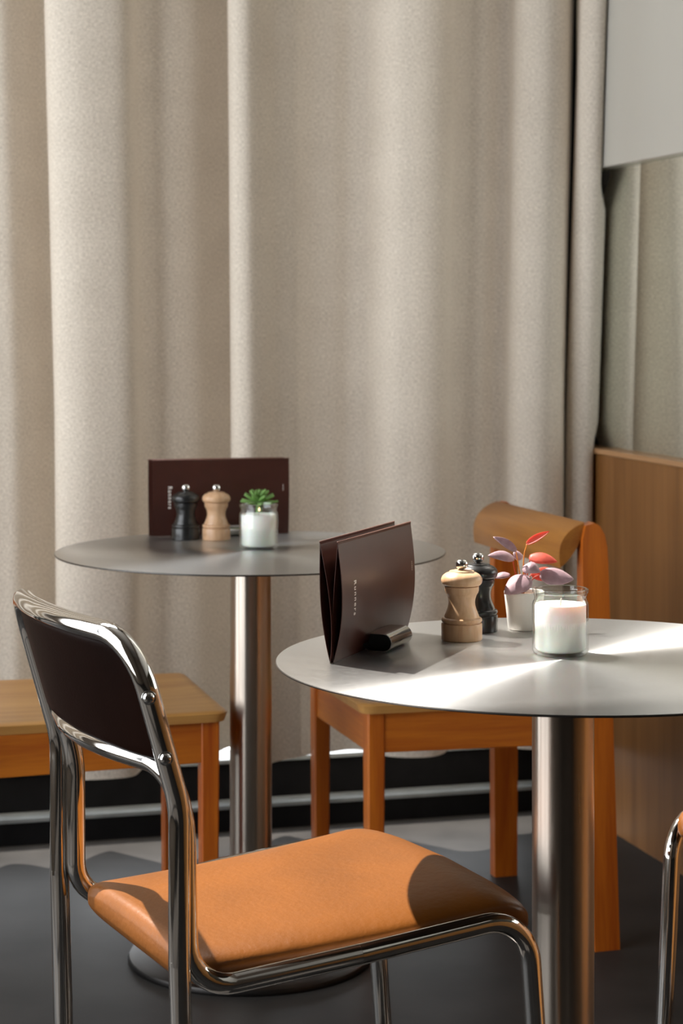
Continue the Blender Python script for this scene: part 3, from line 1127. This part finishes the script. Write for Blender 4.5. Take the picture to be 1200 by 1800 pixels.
# ================================================================== PLANTS
def make_pot(parent, R1, R0, H):
    bm = bmesh.new()
    lathe(bm, [(0, 0), (R0 - 0.002, 0), (R0, 0.002), (R1 - 0.0003, H - 0.002), (R1 - 0.0004, H - 0.0004), (R1 - 0.001, H), (R1 - 0.0022, H - 0.0006), (R1 - 0.0030, H - 0.008), (0, H - 0.008)], 56)
    finish('pot', bm, M_POT, parent, True, None, math.radians(50))
    bm = bmesh.new()
    lathe(bm, [(0, H - 0.0075), (R1 - 0.0036, H - 0.0075), (R1 - 0.0038, H - 0.0055), (R1 * 0.5, H - 0.0045), (0, H - 0.004)], 32)
    finish('soil', bm, M_SOIL, parent, True)
def leaf(parent, base, tip, width, side, sag, cup, mat, thick=0.0008, twist=0.0, name='leaf'):
    """leaf blade from base to tip; side = vector across the blade; sag lifts the middle"""
    base, tip, side = Vector(base), Vector(tip), Vector(side).normalized()
    width *= 1.2 if thick < 0.002 else 1.0
    ax = tip - base
    side = (side - ax.normalized() * side.dot(ax.normalized())).normalized()
    up = side.cross(ax).normalized()
    if up.z < 0:
        up = -up
    NL, NW = 12, 6
    topv, botv = [], []
    bm = bmesh.new()
    for i in range(NL + 1):
        f = i / NL
        w = width * 0.5 * (math.sin(math.pi * min(1.0, 0.04 + f * 0.96) ** 0.8)) ** 0.75
        if f >= 1:
            w = 0.0003
        tw = twist * f
        sd = side * math.cos(tw) + up * math.sin(tw)
        upv = up * math.cos(tw) - side * math.sin(tw)
        c = base + ax * f + up * (sag * math.sin(math.pi * f))
        rt, rb = [], []
        for j in range(NW + 1):
            g = -1 + 2 * j / NW
            p = c + sd * (g * w) + upv * (cup * w * g * g)
            rt.append(bm.verts.new(p + upv * thick * 0.5))
            rb.append(bm.verts.new(p - upv * thick * 0.5))
        topv.append(rt); botv.append(rb)
    for i in range(NL):
        for j in range(NW):
            bm.faces.new((topv[i][j], topv[i][j + 1], topv[i + 1][j + 1], topv[i + 1][j]))
            bm.faces.new((botv[i][j], botv[i + 1][j], botv[i + 1][j + 1], botv[i][j + 1]))
        bm.faces.new((topv[i][0], topv[i + 1][0], botv[i + 1][0], botv[i][0]))
        bm.faces.new((topv[i][NW], botv[i][NW], botv[i + 1][NW], topv[i + 1][NW]))
    for j in range(NW):
        bm.faces.new((topv[0][j], botv[0][j], botv[0][j + 1], topv[0][j + 1]))
        bm.faces.new((topv[NL][j], topv[NL][j + 1], botv[NL][j + 1], botv[NL][j]))
    return finish(name, bm, mat, parent, True)

PD = 2.702
PX = (921 - 600) / F * PD
plant = empty('potted_plant', (PX, PD, Z0), 0, 'purple leaved plant in a small white pot on the front table', 'plant')
make_pot(plant, 0.0272, 0.0215, 0.0515)
def pl(zx, zy, dd):
    """point of the plant in its own frame: zx, zy in 7.5x enlarged frame units, dd towards the back"""
    x = 850 + zx / 7.5
    y = 920 + zy / 7.5
    d = PD + dd
    return Vector(((x - 600) / F * d - PX, dd, CZ - (y - HOR) / F * d - Z0))
SX = Vector((1, 0, 0)); SY = Vector((0, 1, 0.25)); SZ = Vector((0.2, 0.3, 1))
root = pl(520, 900, 0.0)
stems = [
    ((425, 365), (470, 640), -0.004, M_STEMO),
    ((565, 275), (525, 480), 0.006, M_STEMO),
    ((380, 465), (430, 700), 0.004, M_STEMR),
    ((610, 470), (570, 690), 0.010, M_STEMR),
    ((545, 600), (540, 760), -0.008, M_STEMR),
    ((610, 720), (540, 800), -0.014, M_STEMR),
    ((740, 675), (650, 730), -0.003, M_STEMR),
    ((320, 690), (440, 800), 0.010, M_STEMR),
    ((640, 660), (560, 760), 0.014, M_STEMR),
]
for (ex, ey), (mx_, my), dd, mt in stems:
    bm = bmesh.new()
    tube(bm, smooth_path([root + Vector((random.uniform(-.002, .002), random.uniform(-.002, .002), -0.002)), pl(mx_, my, dd * 0.6), pl(ex, ey, dd)], 7), 0.00105, 8, True, lambda f: 1.1 - 0.45 * f)
    finish('stem', bm, mt, plant, True)
leaf(plant, pl(428, 365, -0.004), pl(125, 180, -0.006), 0.0105, (0.25, 0.6, 1), 0.0028, 0.2, M_LPURP)
leaf(plant, pl(400, 460, 0.004), pl(55, 425, -0.008), 0.0135, (0.1, 0.7, 0.75), 0.0050, -0.25, M_LPURP)
leaf(plant, pl(565, 272, 0.006), pl(865, 105, 0.004), 0.0085, (-0.3, 0.5, 0.8), 0.0005, 0.35, M_LCORAL)
leaf(plant, pl(600, 440, 0.010), pl(968, 505, 0.0), 0.0150, (0.0, 0.65, 0.75), 0.0035, -0.2, M_LCORAL)
leaf(plant, pl(515, 575, -0.008), pl(745, 640, -0.016), 0.0160, (0.15, 0.65, 0.75), 0.0085, -0.5, M_LPURP)
leaf(plant, pl(612, 715, -0.013), pl(270, 930, -0.022), 0.0260, (0.35, 0.6, 0.75), 0.0055, -0.25, M_LPURP)
leaf(plant, pl(345, 680, 0.010), pl(120, 715, 0.016), 0.0090, (0, 0.75, 0.65), 0.0030, -0.2, M_LPURP)
leaf(plant, pl(740, 670, -0.003), pl(1185, 735, -0.004), 0.0215, (0.1, 0.55, 0.83), 0.0022, -0.25, M_LPURP)
leaf(plant, pl(620, 650, 0.014), pl(860, 740, 0.018), 0.0140, (-0.1, 0.6, 0.7), 0.0020, -0.2, M_LCORAL)
leaf(plant, pl(395, 420, 0.012), pl(520, 430, 0.020), 0.0120, (0, 0.6, 0.8), 0.0010, -0.2, M_LPURP)
leaf(plant, pl(700, 640, 0.010), pl(960, 650, 0.022), 0.0120, (0, 0.6, 0.7), 0.0030, -0.2, M_LCORAL)

# succulent on the back table
SD = 3.765
sx = (455 - 600) / F * SD
succ = empty('succulent', (sx, SD, Z0), 0, 'green succulent rosette rising behind the candle on the back table', 'plant')
make_pot(succ, 0.0272, 0.0215, 0.0515)
bm = bmesh.new()
tube(bm, [(0, 0, 0.046), (0, 0, 0.070)], 0.006, 10)
finish('stem', bm, M_SUCC, succ, True)
for ring_i, (n, ln, el, w, h0) in enumerate(((9, 0.033, 10, 0.0125, 0.072), (8, 0.030, 30, 0.0130, 0.075), (7, 0.025, 50, 0.0120, 0.078), (5, 0.018, 72, 0.0095, 0.081))):
    for k in range(n):
        a = 2 * math.pi * k / n + ring_i * 0.4 + random.uniform(-0.08, 0.08)
        e = math.radians(el + random.uniform(-5, 5))
        d = Vector((math.cos(a) * math.cos(e), math.sin(a) * math.cos(e), math.sin(e)))
        b0 = Vector((0, 0, h0)) + Vector((d.x, d.y, 0)) * 0.003
        leaf(succ, b0, b0 + d * ln, w, Vector((-math.sin(a), math.cos(a), 0)), -0.0015, 0.25, M_SUCC, 0.0035)
